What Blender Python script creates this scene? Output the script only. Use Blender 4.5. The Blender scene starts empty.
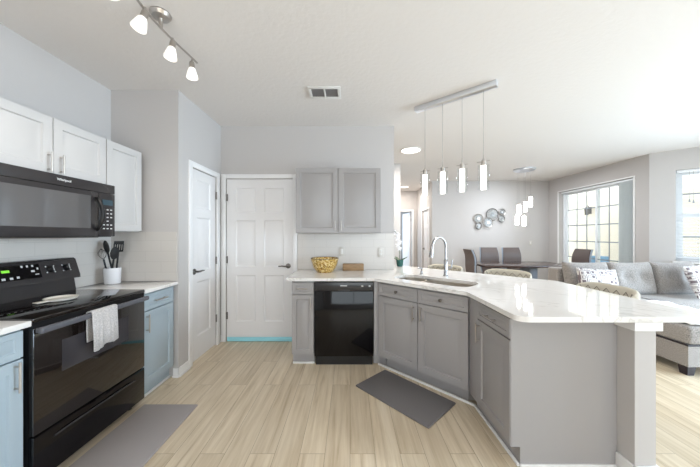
import bpy, bmesh, math, random
from mathutils import Vector, Matrix
from mathutils.geometry import tessellate_polygon
random.seed(7)
R = math.radians
S = bpy.context.scene
COL = S.collection

# ------------------------------------------------------------------ camera, world, sun, lights, exposure
cam = bpy.data.objects.new('camera', bpy.data.cameras.new('camera')); COL.objects.link(cam)
cam.location = (0, 0, 1.354); cam.rotation_euler = (R(90), 0, 0)
cam.data.sensor_width = 36; cam.data.lens = 270 / 700 * 36; cam.data.shift_y = 1.5 / 700
cam.data.clip_start = 0.02
S.camera = cam
S.view_settings.view_transform = 'Standard'; S.view_settings.look = 'None'
S.view_settings.gamma = 1; S.view_settings.use_curve_mapping = False
S.view_settings.exposure = -0.11
w = bpy.data.worlds.new('sky'); S.world = w; w.use_nodes = True
bgn = w.node_tree.nodes['Background']; bgn.inputs[0].default_value = (0.80, 0.90, 1.0, 1); bgn.inputs[1].default_value = 4.6

def area(name, loc, rot, sx, sy, power, color, parent=None, spread=180):
    l = bpy.data.lights.new(name, 'AREA'); l.shape = 'RECTANGLE'; l.size = sx; l.size_y = sy
    l.energy = power; l.color = color; l.spread = R(spread)
    o = bpy.data.objects.new(name, l); COL.objects.link(o); o.location = loc; o.rotation_euler = rot
    return o
DAY = (0.65, 0.82, 1.0)
area('added_side_fill', (6.42, 1.3, 1.25), (0, R(80), 0), 2.2, 3.2, 470, DAY)  # added area lamp at an unseen side window, blue light from the right
area('added_rear_fill', (0.8, -2.95, 1.45), (R(90), 0, 0), 4.6, 2.0, 25, (1.0, 0.86, 0.73))  # added area lamp behind the camera, warm fill on facing surfaces
area('ceiling_bounce_kitchen', (0.3, -1.3, 1.0), (R(180), 0, 0), 3.5, 1.8, 40, (1.0, 0.88, 0.79))  # added upward lamp out of view, brightens the kitchen ceiling
area('ceiling_bounce_living', (4.4, 0.2, 1.0), (R(180), 0, 0), 2.4, 2.0, 5, (1.0, 0.93, 0.88))  # added upward lamp out of view, lifts the living area ceiling
area('added_bedroom_fill', (0.55, 9.6, 1.5), (0, R(-90), 0), 1.5, 1.4, 45, DAY)  # added hidden lamp brightening the bedroom, the wall has no opening here

# ------------------------------------------------------------------ materials
def lin(c):
    return tuple((v / 255 / 12.92 if v / 255 <= 0.04045 else ((v / 255 + 0.055) / 1.055) ** 2.4) for v in c)
def mat(name, rgb, rough=0.5, metal=0.0, **kw):
    m = bpy.data.materials.new(name); m.use_nodes = True
    b = m.node_tree.nodes['Principled BSDF']
    b.inputs['Base Color'].default_value = (*lin(rgb), 1)
    b.inputs['Roughness'].default_value = rough; b.inputs['Metallic'].default_value = metal
    if 'spec' in kw: b.inputs['Specular IOR Level'].default_value = kw['spec']
    if 'coat' in kw: b.inputs['Coat Weight'].default_value = kw['coat']; b.inputs['Coat Roughness'].default_value = .05
    if 'sheen' in kw: b.inputs['Sheen Weight'].default_value = kw['sheen']
    if 'emit' in kw:
        b.inputs['Emission Color'].default_value = (*lin(kw.get('ecol', rgb)), 1); b.inputs['Emission Strength'].default_value = kw['emit']
    return m
def nt(m):
    t = m.node_tree
    return t, t.nodes, t.links, t.nodes['Principled BSDF']
def coords(m, scale=(1, 1, 1), rot=(0, 0, 0), kind='Object'):
    t, n, l, b = nt(m)
    tc = n.new('ShaderNodeTexCoord'); mp = n.new('ShaderNodeMapping')
    mp.inputs['Scale'].default_value = scale; mp.inputs['Rotation'].default_value = rot
    l.new(tc.outputs[kind], mp.inputs[0]); return mp.outputs[0]
def ramp(m, src, stops):
    t, n, l, b = nt(m)
    r = n.new('ShaderNodeValToRGB'); e = r.color_ramp.elements
    while len(e) < len(stops): e.new(0.5)
    for k, (p, c) in enumerate(stops):
        e[k].position = p; e[k].color = (*lin(c), 1)
    l.new(src, r.inputs[0]); return r.outputs[0]
def bump(m, scale, strength, dist=0.002, detail=3, vec=None):
    t, n, l, b = nt(m)
    no = n.new('ShaderNodeTexNoise'); no.inputs['Scale'].default_value = scale; no.inputs['Detail'].default_value = detail
    l.new(vec or coords(m), no.inputs['Vector'])
    bp = n.new('ShaderNodeBump'); bp.inputs['Strength'].default_value = strength; bp.inputs['Distance'].default_value = dist
    l.new(no.outputs[0], bp.inputs['Height']); l.new(bp.outputs[0], b.inputs['Normal'])
    return no
def speckle(m, scale, stops, detail=4, vscale=(1, 1, 1)):
    t, n, l, b = nt(m)
    no = n.new('ShaderNodeTexNoise'); no.inputs['Scale'].default_value = scale; no.inputs['Detail'].default_value = detail
    l.new(coords(m, vscale), no.inputs['Vector'])
    l.new(ramp(m, no.outputs[0], stops), b.inputs['Base Color'])

M = {}
M['wall'] = mat('wall_paint', (194, 189, 186), .85); bump(M['wall'], 60, .25, .003)
M['ceiling'] = mat('ceiling_paint', (226, 221, 217), .95); bump(M['ceiling'], 28, .45, .006, 5)
M['trim'] = mat('trim_paint', (236, 234, 233), .4)
M['door'] = mat('door_paint', (232, 229, 228), .42)
M['cab'] = mat('grey_cabinet_paint', (161, 157, 156), .38)
M['cabwhite'] = mat('white_cabinet_paint', (198, 195, 193), .38)
M['cab_daylight'] = mat('grey_cabinet_paint_daylight_tint', (168, 181, 189), .38)  # grey cabinet paint with the blue of the daylight mixed into its colour
M['cabin'] = mat('cabinet_shadow_gap', (70, 68, 68), .7)
M['kick'] = mat('kick_paint', (161, 157, 156), .5)
M['steel'] = mat('stainless_steel', (204, 196, 186), .32, 1.0)
M['chrome'] = mat('chrome', (160, 160, 162), .12, 1.0)
M['nickel'] = mat('brushed_nickel', (190, 184, 178), .3, 1.0)
M['pewter'] = mat('dark_nickel', (118, 114, 110), .3, 1.0)
M['black'] = mat('black_gloss', (9, 7, 9), .08, 0, spec=.35)
M['ovenblack'] = mat('oven_black_gloss', (20, 14, 12), .06, 0, spec=.8)  # brown tint in the black stands for the reflected floor
M['blackplastic'] = mat('black_plastic', (22, 21, 22), .3)
M['blackpanel'] = mat('grey_black_panel', (48, 45, 46), .25)
M['mwglass'] = mat('microwave_window', (128, 126, 126), .06, .6, spec=1.0)
M['ovenglass'] = mat('oven_window', (58, 55, 58), .08, 0, spec=.8)
M['handlegrey'] = mat('grey_handle', (88, 88, 94), .25)
M['barsteel'] = mat('satin_chrome', (226, 230, 236), .3, 1.0)
M['silver'] = mat('silver_leaf', (168, 170, 168), .5, .15)
M['rubber'] = mat('matte_black', (24, 24, 25), .6)
M['mark'] = mat('light_marking', (205, 205, 205), .5)
M['display'] = mat('green_display', (120, 200, 60), .4, emit=.9)
M['led_blue'] = mat('microwave_display', (60, 80, 90), .2)
M['ceramic'] = mat('white_ceramic', (226, 224, 226), .2)
M['plate'] = mat('cream_ceramic', (232, 226, 216), .25)
M['plastic'] = mat('white_plastic', (226, 224, 220), .4)
M['almond'] = mat('outlet_plastic', (206, 201, 194), .4)
M['slot'] = mat('dark_slot', (60, 60, 62), .6)
M['tape'] = mat('light_blue_tape', (160, 226, 238), .5)
M['mat'] = mat('grey_foam_mat', (112, 108, 108), .6); bump(M['mat'], 150, .3, .001)
M['mat2'] = mat('light_grey_foam_mat', (160, 153, 151), .6); bump(M['mat2'], 150, .3, .001)
M['darkwood'] = mat('dark_wood', (62, 44, 38), .3)
M['espresso'] = mat('espresso_wood', (38, 28, 36), .4)
M['leather'] = mat('brown_leather', (94, 82, 78), .45)
M['leatheredge'] = mat('silver_grey_trim', (150, 160, 175), .3)
M['tablewood'] = mat('table_wood', (66, 49, 44), .15)
M['shade'] = mat('lit_frosted_glass', (255, 250, 242), .4, emit=.75)
M['core'] = mat('lit_bubble_glass', (255, 250, 244), .4, emit=1.1)
M['pendantcore'] = mat('lit_pendant_glass', (255, 250, 244), .4, emit=3.6)
M['clustercore'] = mat('lit_white_glass', (255, 252, 248), .4, emit=8)
M['disc'] = mat('lit_diffuser', (255, 252, 246), .5, emit=2.2)
M['cord'] = mat('silver_cord', (170, 168, 166), .5)
M['leaf'] = mat('leaf_green', (52, 82, 48), .5)
M['petal'] = mat('white_petal', (240, 236, 236), .6)
M['pot'] = mat('teal_glaze', (38, 98, 92), .25)
M['woodbox'] = mat('honey_wood', (150, 118, 84), .5); speckle(M['woodbox'], 12, [(.3, (132, 104, 74)), (.7, (170, 138, 100))], 5, (1, 8, 8))
M['siding'] = mat('cream_siding', (246, 234, 214), .7)
M['concrete'] = mat('patio_concrete', (214, 208, 198), .8)
M['vinyl'] = mat('white_vinyl', (236, 238, 240), .35)
M['vinylgrey'] = mat('grey_aluminium', (150, 155, 160), .4)
M['blind'] = mat('blind_vane', (244, 247, 248), .5)
M['dresser'] = mat('dresser_grey', (176, 182, 188), .5)
M['patioblue'] = mat('pale_blue_mesh', (140, 178, 205), .7)
M['throw'] = mat('off_white_layer', (240, 238, 236), .9, sheen=.3); bump(M['throw'], 90, .4, .003)  # off-white material of the layer over the chaise seat
M['tan'] = mat('stool_fabric', (198, 190, 174), .85)
M['lantern'] = mat('bronze_lantern', (104, 98, 92), .5)

def make_floor():
    m = mat('oak_vinyl_planks', (200, 180, 155), .36)
    t, n, l, b = nt(m)
    v = coords(m, (1, 1, 1), (0, 0, R(90)))
    br = n.new('ShaderNodeTexBrick'); br.offset = .37; br.squash = 1
    for k, x in (('Scale', 1), ('Mortar Size', .0016), ('Mortar Smooth', .2), ('Bias', 0), ('Brick Width', 1.22), ('Row Height', .155)):
        br.inputs[k].default_value = x
    br.inputs['Color1'].default_value = (0, 0, 0, 1); br.inputs['Color2'].default_value = (1, 1, 1, 1); br.inputs['Mortar'].default_value = (.5, .5, .5, 1)
    l.new(v, br.inputs['Vector'])
    # grain stretched along the boards, shifted per board
    tc = n.new('ShaderNodeTexCoord'); mp = n.new('ShaderNodeMapping'); mp.inputs['Scale'].default_value = (13, .7, 1)
    ad = n.new('ShaderNodeVectorMath'); ad.operation = 'MULTIPLY_ADD'
    l.new(br.outputs[0], ad.inputs[0]); ad.inputs[1].default_value = (9, 21, 5); l.new(tc.outputs['Object'], ad.inputs[2])
    l.new(ad.outputs[0], mp.inputs[0])
    no = n.new('ShaderNodeTexNoise'); no.inputs['Scale'].default_value = 2.2; no.inputs['Detail'].default_value = 8; no.inputs['Roughness'].default_value = .62; no.inputs['Distortion'].default_value = .35
    l.new(mp.outputs[0], no.inputs['Vector'])
    c = ramp(m, no.outputs[0], [(.25, (176, 156, 130)), (.42, (208, 191, 165)), (.58, (222, 207, 184)), (.78, (232, 219, 199))])
    c2 = ramp(m, br.outputs[0], [(0, (238, 235, 230)), (1, (255, 254, 252))])
    mx = n.new('ShaderNodeMix'); mx.data_type = 'RGBA'; mx.blend_type = 'MULTIPLY'; mx.inputs[0].default_value = 1
    l.new(c, mx.inputs[6]); l.new(c2, mx.inputs[7])
    mo = n.new('ShaderNodeMix'); mo.data_type = 'RGBA'; mo.blend_type = 'MULTIPLY'
    l.new(br.outputs['Fac'], mo.inputs[0]); l.new(mx.outputs[2], mo.inputs[6]); mo.inputs[7].default_value = (.55, .5, .45, 1)
    l.new(mo.outputs[2], b.inputs['Base Color'])
    bp = n.new('ShaderNodeBump'); bp.inputs['Strength'].default_value = .12; bp.inputs['Distance'].default_value = .002
    l.new(no.outputs[0], bp.inputs['Height']); l.new(bp.outputs[0], b.inputs['Normal'])
    return m
M['floor'] = make_floor()
def make_quartz():
    m = mat('white_veined_quartz', (236, 232, 228), .045, spec=.5)
    t, n, l, b = nt(m)
    v = coords(m, (1, 1, 1), (0, 0, R(35)))
    no = n.new('ShaderNodeTexNoise'); no.inputs['Scale'].default_value = 1.3; no.inputs['Detail'].default_value = 6; no.inputs['Distortion'].default_value = 1.2
    mp = n.new('ShaderNodeMapping'); mp.inputs['Scale'].default_value = (1, 2.6, 1); l.new(v, mp.inputs[0]); l.new(mp.outputs[0], no.inputs['Vector'])
    c = ramp(m, no.outputs[0], [(0, (236, 232, 228)), (.488, (236, 232, 228)), (.502, (216, 211, 206)), (.516, (236, 232, 228)), (1, (240, 237, 234))])
    l.new(c, b.inputs['Base Color']); return m
M['quartz'] = make_quartz()
def make_tile(name, axis):
    m = mat(name, (230, 226, 222), .22)
    t, n, l, b = nt(m)
    v = coords(m, (1, 1, 1), (R(90), 0, 0) if axis == 'xz' else (R(90), 0, R(90)))
    if axis != 'xz':
        v = coords(m, (1, 1, 1), (0, R(90), R(90)))
    br = n.new('ShaderNodeTexBrick')
    for k, x in (('Scale', 1), ('Mortar Size', .0012), ('Brick Width', .30), ('Row Height', .1)): br.inputs[k].default_value = x
    br.inputs['Color1'].default_value = (*lin((210, 204, 198)), 1); br.inputs['Color2'].default_value = (*lin((207, 201, 195)), 1); br.inputs['Mortar'].default_value = (*lin((192, 186, 180)), 1)
    l.new(v, br.inputs['Vector']); l.new(br.outputs[0], b.inputs['Base Color']); return m
M['tile'] = make_tile('white_wall_tile', 'xz'); M['tileside'] = make_tile('white_wall_tile_side', 'yz')
def fabric(name, a, bcol, scale=220):
    m = mat(name, a, .95, sheen=.3); speckle(m, scale, [(.35, a), (.65, bcol)], 3); bump(m, 260, .4, .002); return m
M['sofa'] = fabric('grey_tweed', (118, 113, 110), (176, 168, 162), 130)
M['towel'] = fabric('grey_towel', (172, 167, 166), (206, 201, 199), 160)
def make_pillow():
    m = mat('maze_print', (230, 226, 224), .9)
    t, n, l, b = nt(m)
    vo = n.new('ShaderNodeTexVoronoi'); vo.distance = 'CHEBYCHEV'; vo.feature = 'F1'; vo.inputs['Scale'].default_value = 17; vo.inputs['Randomness'].default_value = .3
    l.new(coords(m, (1, .05, 1)), vo.inputs['Vector'])
    mul = n.new('ShaderNodeMath'); mul.operation = 'PINGPONG'; l.new(vo.outputs['Distance'], mul.inputs[0]); mul.inputs[1].default_value = .13
    l.new(ramp(m, mul.outputs[0], [(.0, (120, 108, 112)), (.045, (120, 108, 112)), (.06, (226, 221, 218)), (1, (226, 221, 218))]), b.inputs['Base Color']); return m
M['pillow'] = make_pillow()
def make_gold():
    m = mat('gold_mosaic', (196, 160, 80), .3, .55)
    t, n, l, b = nt(m)
    vo = n.new('ShaderNodeTexVoronoi'); vo.inputs['Scale'].default_value = 75
    l.new(coords(m), vo.inputs['Vector'])
    sp = n.new('ShaderNodeSeparateColor'); l.new(vo.outputs['Color'], sp.inputs[0])
    l.new(ramp(m, sp.outputs[0], [(0, (140, 96, 42)), (.25, (190, 150, 70)), (.6, (222, 190, 116)), (.9, (244, 226, 176))]), b.inputs['Base Color']); return m
M['gold'] = make_gold()
def make_glass(name, tint=(1, 1, 1), refl=.5):
    m = bpy.data.materials.new(name); m.use_nodes = True
    t = m.node_tree; n = t.nodes; l = t.links; n.clear()
    o = n.new('ShaderNodeOutputMaterial'); mx = n.new('ShaderNodeMixShader'); tr = n.new('ShaderNodeBsdfTransparent'); gl = n.new('ShaderNodeBsdfGlossy')
    f = n.new('ShaderNodeLayerWeight'); f.inputs[0].default_value = .5
    pw = n.new('ShaderNodeMath'); pw.operation = 'POWER'; pw.inputs[1].default_value = 4; l.new(f.outputs['Facing'], pw.inputs[0])
    lw = n.new('ShaderNodeMath'); lw.operation = 'MULTIPLY_ADD'; lw.inputs[1].default_value = refl; lw.inputs[2].default_value = .03; l.new(pw.outputs[0], lw.inputs[0])
    tr.inputs[0].default_value = (*tint, 1); gl.inputs['Roughness'].default_value = .02
    l.new(lw.outputs[0], mx.inputs[0]); l.new(tr.outputs[0], mx.inputs[1]); l.new(gl.outputs[0], mx.inputs[2]); l.new(mx.outputs[0], o.inputs[0]); return m
M['glass'] = make_glass('window_glass', (.96, .98, .98)); M['clear'] = make_glass('clear_glass', (.93, .94, .94))
def make_translucent(m, k):
    t, n, l, b = nt(m)
    tr = n.new('ShaderNodeBsdfTranslucent'); tr.inputs[0].default_value = b.inputs['Base Color'].default_value
    mx = n.new('ShaderNodeMixShader'); mx.inputs[0].default_value = k
    out = n['Material Output']; l.new(b.outputs[0], mx.inputs[1]); l.new(tr.outputs[0], mx.inputs[2]); l.new(mx.outputs[0], out.inputs[0])
make_translucent(M['blind'], .6)
def make_siding():
    m = M['siding']; t, n, l, b = nt(m)
    wv = n.new('ShaderNodeTexWave'); wv.bands_direction = 'Z'; wv.wave_profile = 'SAW'; wv.inputs['Scale'].default_value = 1.9
    l.new(coords(m), wv.inputs['Vector'])
    bp = n.new('ShaderNodeBump'); bp.inputs['Strength'].default_value = 1; bp.inputs['Distance'].default_value = .02
    l.new(wv.outputs[0], bp.inputs['Height']); l.new(bp.outputs[0], b.inputs['Normal'])
make_siding()

# ------------------------------------------------------------------ mesh helpers
class MB:
    def __init__(self): self.bm = bmesh.new()
    def _xf(self, vs, mtx):
        if mtx is not None:
            for v in vs: v.co = mtx @ v.co
    def box(self, x0, x1, y0, y1, z0, z1, bev=0, mtx=None, seg=2):
        bm = self.bm
        r = bmesh.ops.create_cube(bm, size=1)
        vs = r['verts']
        for v in vs:
            v.co = Vector(((x0 + x1) / 2 + v.co.x * (x1 - x0), (y0 + y1) / 2 + v.co.y * (y1 - y0), (z0 + z1) / 2 + v.co.z * (z1 - z0)))
        if bev:
            es = list({e for v in vs for e in v.link_edges})
            rb = bmesh.ops.bevel(bm, geom=es, offset=bev, segments=seg, affect='EDGES', profile=.5)
            vs = list({v for f in rb['faces'] for v in f.verts} | {v for v in vs if v.is_valid})
        self._xf(vs, mtx); return self
    def prism(self, outer, z0, z1, holes=(), mtx=None):
        bm = self.bm; loops = [list(outer)] + [list(h) for h in holes]
        flat = [p for lp in loops for p in lp]
        bot = [bm.verts.new((p[0], p[1], z0)) for p in flat]; top = [bm.verts.new((p[0], p[1], z1)) for p in flat]
        tris = tessellate_polygon([[Vector((p[0], p[1], 0)) for p in lp] for lp in loops])
        fs = []
        for a, b, c in tris:
            fs.append(bm.faces.new((top[a], top[b], top[c]))); fs.append(bm.faces.new((bot[c], bot[b], bot[a])))
        k = 0
        for lp in loops:
            m = len(lp)
            for i in range(m):
                a, b = k + i, k + (i + 1) % m
                fs.append(bm.faces.new((bot[a], bot[b], top[b], top[a])))
            k += m
        bmesh.ops.recalc_face_normals(bm, faces=fs)
        self._xf(bot + top, mtx); return self
    def lathe(self, prof, seg=24, mtx=None, cx=0, cy=0, caps=True):
        bm = self.bm; rings = []; allv = []
        for r, z in prof:
            if r < 1e-6:
                v = bm.verts.new((cx, cy, z)); rings.append([v])
            else:
                rings.append([bm.verts.new((cx + r * math.cos(2 * math.pi * i / seg), cy + r * math.sin(2 * math.pi * i / seg), z)) for i in range(seg)])
            allv += rings[-1]
        fs = []
        for a, b in zip(rings, rings[1:]):
            for i in range(seg):
                j = (i + 1) % seg
                if len(a) == 1 and len(b) == 1: continue
                if len(a) == 1: fs.append(bm.faces.new((a[0], b[j], b[i])))
                elif len(b) == 1: fs.append(bm.faces.new((a[i], a[j], b[0])))
                else: fs.append(bm.faces.new((a[i], a[j], b[j], b[i])))
        for rg, fl in ((rings[0], 1), (rings[-1], 0)):
            if caps and len(rg) > 2: fs.append(bm.faces.new(rg[::-1] if fl else rg))
        bmesh.ops.recalc_face_normals(bm, faces=fs)
        self._xf(allv, mtx); return self
    def tube(self, pts, r, seg=10, mtx=None, close=False):
        bm = self.bm; pts = [Vector(p) for p in pts]; n = len(pts)
        rs = r if isinstance(r, (list, tuple)) else [r] * n
        rings = []; up = None
        for i, p in enumerate(pts):
            a = pts[(i - 1) % n] if (i or close) else p; b = pts[(i + 1) % n] if (i < n - 1 or close) else p
            t = (b - a).normalized()
            if up is None:
                up = Vector((0, 0, 1)) if abs(t.z) < .9 else Vector((1, 0, 0))
            s = t.cross(up).normalized(); up = s.cross(t).normalized()
            rings.append([bm.verts.new(p + rs[i] * (math.cos(2 * math.pi * k / seg) * s + math.sin(2 * math.pi * k / seg) * up)) for k in range(seg)])
        fs = []
        pairs = list(zip(rings, rings[1:])) + ([(rings[-1], rings[0])] if close else [])
        for a, b in pairs:
            for k in range(seg):
                j = (k + 1) % seg; fs.append(bm.faces.new((a[k], a[j], b[j], b[k])))
        if not close: fs += [bm.faces.new(rings[0][::-1]), bm.faces.new(rings[-1])]
        bmesh.ops.recalc_face_normals(bm, faces=fs)
        self._xf([v for q in rings for v in q], mtx); return self
    def cyl(self, p, q, r, seg=16, mtx=None): return self.tube([p, q], r, seg, mtx)
    def ball(self, c, rx, ry, rz, sub=2, mtx=None):
        r = bmesh.ops.create_icosphere(self.bm, subdivisions=sub, radius=1)
        for v in r['verts']: v.co = Vector((c[0] + v.co.x * rx, c[1] + v.co.y * ry, c[2] + v.co.z * rz))
        self._xf(r['verts'], mtx); return self
    def cushion(self, W, H, D, tufts=(), p=5, n=26, m=18, mtx=None, edge=.35, depth=.065):
        """soft cushion: W along x, H along z, D thick along y, centred"""
        bm = self.bm; allv = []; fs = []; sides = []
        for sgn in (-1, 1):
            g = []
            for i in range(n + 1):
                row = []
                for j in range(m + 1):
                    u = -1 + 2 * i / n; v = -1 + 2 * j / m
                    u = math.sin(u * math.pi / 2); v = math.sin(v * math.pi / 2)
                    th = (max(0, 1 - abs(u) ** p)) ** .5 * (max(0, 1 - abs(v) ** p)) ** .5
                    y = D / 2 * (edge * 0 + th)
                    for (tx, tz) in tufts:
                        dd = (u * W / 2 - tx) ** 2 + (v * H / 2 - tz) ** 2
                        y -= depth * math.exp(-dd / .006) * (1 if sgn < 0 else 0)
                    k = 1 - .05 * (abs(u) ** 2) * (1 - abs(v) ** 2) * 0
                    vert = bm.verts.new((u * W / 2 * (1 - .06 * (1 - v * v) * abs(u) ** 6), sgn * y, v * H / 2 * (1 - .06 * (1 - u * u) * abs(v) ** 6)))
                    row.append(vert); allv.append(vert)
                g.append(row)
            for i in range(n):
                for j in range(m):
                    fs.append(bm.faces.new((g[i][j], g[i + 1][j], g[i + 1][j + 1], g[i][j + 1])))
        bmesh.ops.remove_doubles(bm, verts=allv, dist=1e-5)
        allv = [v for v in allv if v.is_valid]
        bmesh.ops.recalc_face_normals(bm, faces=[f for f in fs if f.is_valid])
        self._xf(allv, mtx); return self
    def build(self, name, material, parent=None, smooth=True, angle=35):
        me = bpy.data.meshes.new(name); self.bm.to_mesh(me); self.bm.free()
        o = bpy.data.objects.new(name, me); COL.objects.link(o)
        if isinstance(material, str): material = M[material]
        me.materials.append(material)
        if smooth:
            me.polygons.foreach_set('use_smooth', [True] * len(me.polygons)); me.set_sharp_from_angle(angle=R(angle))
        if parent is not None: o.parent = parent
        return o
def empty(name, loc, rz=0):
    o = bpy.data.objects.new(name, None); COL.objects.link(o); o.location = loc; o.rotation_euler = (0, 0, rz); o.empty_display_size = .1; return o
def tag(o, label, cat, group=None):
    o['label'] = label; o['category'] = cat
    if group: o['group'] = group
    return o
def thing(name, label, cat, loc=(0, 0, 0), rz=0, group=None):
    return tag(empty(name, loc, rz), label, cat, group)
def structure(o, label=None):
    o['kind'] = 'structure'
    if label: o['label'] = label
    return o
def children(o): return [c for c in bpy.data.objects if c.parent == o]
def copy_tree(o, parent=None):
    c = o.copy(); COL.objects.link(c)
    if parent is not None: c.parent = parent
    for ch in children(o): copy_tree(ch, c)
    return c
def frame2(p, q):
    d = Vector((q[0] - p[0], q[1] - p[1], 0)); L = d.length; a = math.atan2(d.y, d.x)
    return L, Matrix.Translation((p[0], p[1], 0)) @ Matrix.Rotation(a, 4, 'Z')
def arc(cx, cy, r, a0, a1, n=6):
    return [(cx + r * math.cos(R(a0 + (a1 - a0) * i / n)), cy + r * math.sin(R(a0 + (a1 - a0) * i / n))) for i in range(n + 1)]
def text_mesh(name, body, size, mtx, material, parent=None, extrude=.0006):
    cu = bpy.data.curves.new(name, 'FONT'); cu.body = body; cu.size = size; cu.extrude = extrude; cu.offset = size * .02; cu.align_x = 'CENTER'; cu.align_y = 'CENTER'
    t = bpy.data.objects.new(name, cu); COL.objects.link(t); bpy.context.view_layer.update()
    me = bpy.data.meshes.new_from_object(t); bpy.data.objects.remove(t); me.transform(mtx)
    o = bpy.data.objects.new(name, me); COL.objects.link(o); me.materials.clear(); me.materials.append(M[material])
    if parent is not None: o.parent = parent
    return o

# ------------------------------------------------------------------ the room shell
H = 2.74
XL, XB, YB = -2.285, -1.64, 3.433
def wall(name, p, q, t, openings=(), m='wall', z0=0, z1=H):
    """wall face runs p->q, thickness t to its left (negative: right)"""
    L, mx = frame2(p, q); b = MB(); y0, y1 = min(0, t), max(0, t)
    cuts = sorted(openings); x = 0
    for (u0, u1, a, c) in cuts:
        if u0 > x: b.box(x, u0, y0, y1, z0, z1, mtx=mx)
        if a > z0: b.box(u0, u1, y0, y1, z0, a, mtx=mx)
        if c < z1: b.box(u0, u1, y0, y1, c, z1, mtx=mx)
        x = u1
    if x < L: b.box(x, L, y0, y1, z0, z1, mtx=mx)
    return structure(b.build(name, m, smooth=False))
structure(MB().box(-2.5, 6.4, -2.85, 10.8, -.08, 0).build('floor', 'floor', smooth=False))
structure(MB().box(-2.5, 6.4, -2.85, 10.8, H, H + .08).build('ceiling', 'ceiling', smooth=False))
wall('wall_left', (XL, -2.7), (XL, 2.70), .12)
wall('wall_pantry_front', (XL, 2.581), (XB, 2.581), .10)
wall('wall_pantry_side', (XB, 2.681), (XB, YB), .10, [(2.795 - 2.681, 3.315 - 2.681, 0, 2.06)])
wall('wall_back', (-2.4, YB), (.559, YB), .12, [(2.4 - 1.577, 2.4 - .725, 0, 2.07)])
wall('wall_middle', (-2.4, 5.27), (.985, 5.27), .12)
wall('wall_middle_left', (-2.4, YB), (-2.4, 5.39), .1)
wall('wall_hall_left', (.985, 5.39), (.985, 8.48), .12)
wall('wall_hall_end', (.985, 8.48), (2.105, 8.48), .12, [(.23, .962, 0, 2.09)])
wall('wall_hall_right', (2.105, 8.48), (2.105, 7.05), .12, [(.63, 1.29, 0, 2.05)])
wall('wall_far', (2.105, 6.93), (5.31, 6.93), .12)
wall('wall_right', (5.11, 6.93), (5.11, 4.61), .20, [(.32, 2.075, .02, 2.397)])
wall('wall_bay', (5.11, 4.61), (6.2, 3.52), .16, [(.29, 1.25, .93, 2.41)])
wall('wall_side', (6.2, 3.52), (6.2, -2.7), .14, [(.72, 3.92, .15, 2.35)])
wall('wall_rear', (6.34, -2.7), (-2.4, -2.7), .14, [(3.24, 7.84, .45, 2.45)])
wall('wall_bedroom_left', (.4, 8.6), (.4, 10.6), .1)
wall('wall_bedroom_back', (.3, 10.6), (3.2, 10.6), .1)
wall('wall_bedroom_right', (3.2, 10.7), (3.2, 8.6), .1)

def casing(name, p, q, h, parent=None, wd=.06, t=.014, side=-1, mats='trim'):
    L, mx = frame2(p, q); b = MB(); y0, y1 = (side * t, 0) if side < 0 else (0, t)
    b.box(-wd, 0, y0, y1, 0, h + wd, .003, mx); b.box(L, L + wd, y0, y1, 0, h + wd, .003, mx); b.box(0, L, y0, y1, h, h + wd, .003, mx)
    return structure(b.build(name, mats))
def baseboard(name, segs, h=.085, t=.013, q=.012):
    b = MB()
    for p, r in segs:
        L, mx = frame2(p, r); b.box(0, L, -t, 0, 0, h, .003, mx); b.box(0, L, -t - q, -t, 0, .018, .003, mx)
    return structure(b.build(name, 'trim'))

def grid_door(b, w, h, t, xs, zs, panels, prof, mtx=None):
    """slab with front at y=0 facing -y, thickness t to +y; panels=set of (i,j) cells shaped by prof [(inset, depth)]"""
    bm = b.bm; X = [0] + list(xs) + [w]; Z = [0] + list(zs) + [h]; vs = []
    def V(x, y, z):
        v = bm.verts.new((x, y, z)); vs.append(v); return v
    g = [[V(x, 0, z) for z in Z] for x in X]; fs = []
    for i in range(len(X) - 1):
        for j in range(len(Z) - 1):
            ring = [g[i][j], g[i + 1][j], g[i + 1][j + 1], g[i][j + 1]]
            if (i, j) in panels:
                for ins, dep in prof:
                    x0, x1, z0, z1 = X[i] + ins, X[i + 1] - ins, Z[j] + ins, Z[j + 1] - ins
                    nr = [V(x0, dep, z0), V(x1, dep, z0), V(x1, dep, z1), V(x0, dep, z1)]
                    for k in range(4): fs.append(bm.faces.new((ring[k], ring[(k + 1) % 4], nr[(k + 1) % 4], nr[k])))
                    ring = nr
            fs.append(bm.faces.new(ring))
    # sides and back
    bk = [V(0, t, 0), V(w, t, 0), V(w, t, h), V(0, t, h)]
    nX, nZ = len(X), len(Z)
    fs.append(bm.faces.new([bk[1], bk[0], bk[3], bk[2]]))
    fs.append(bm.faces.new([g[i][0] for i in range(nX)] + [bk[1], bk[0]]))
    fs.append(bm.faces.new([g[i][nZ - 1] for i in range(nX)] + [bk[2], bk[3]]))
    fs.append(bm.faces.new([g[0][j] for j in range(nZ)] + [bk[3], bk[0]]))
    fs.append(bm.faces.new([g[nX - 1][j] for j in range(nZ)] + [bk[2], bk[1]]))
    bmesh.ops.recalc_face_normals(bm, faces=fs)
    b._xf(vs, mtx)
CABPROF = [(.005, .012), (.015, .012), (.045, .002)]
DOORPROF = [(.012, .010), (.024, .010), (.05, .003)]

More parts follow.
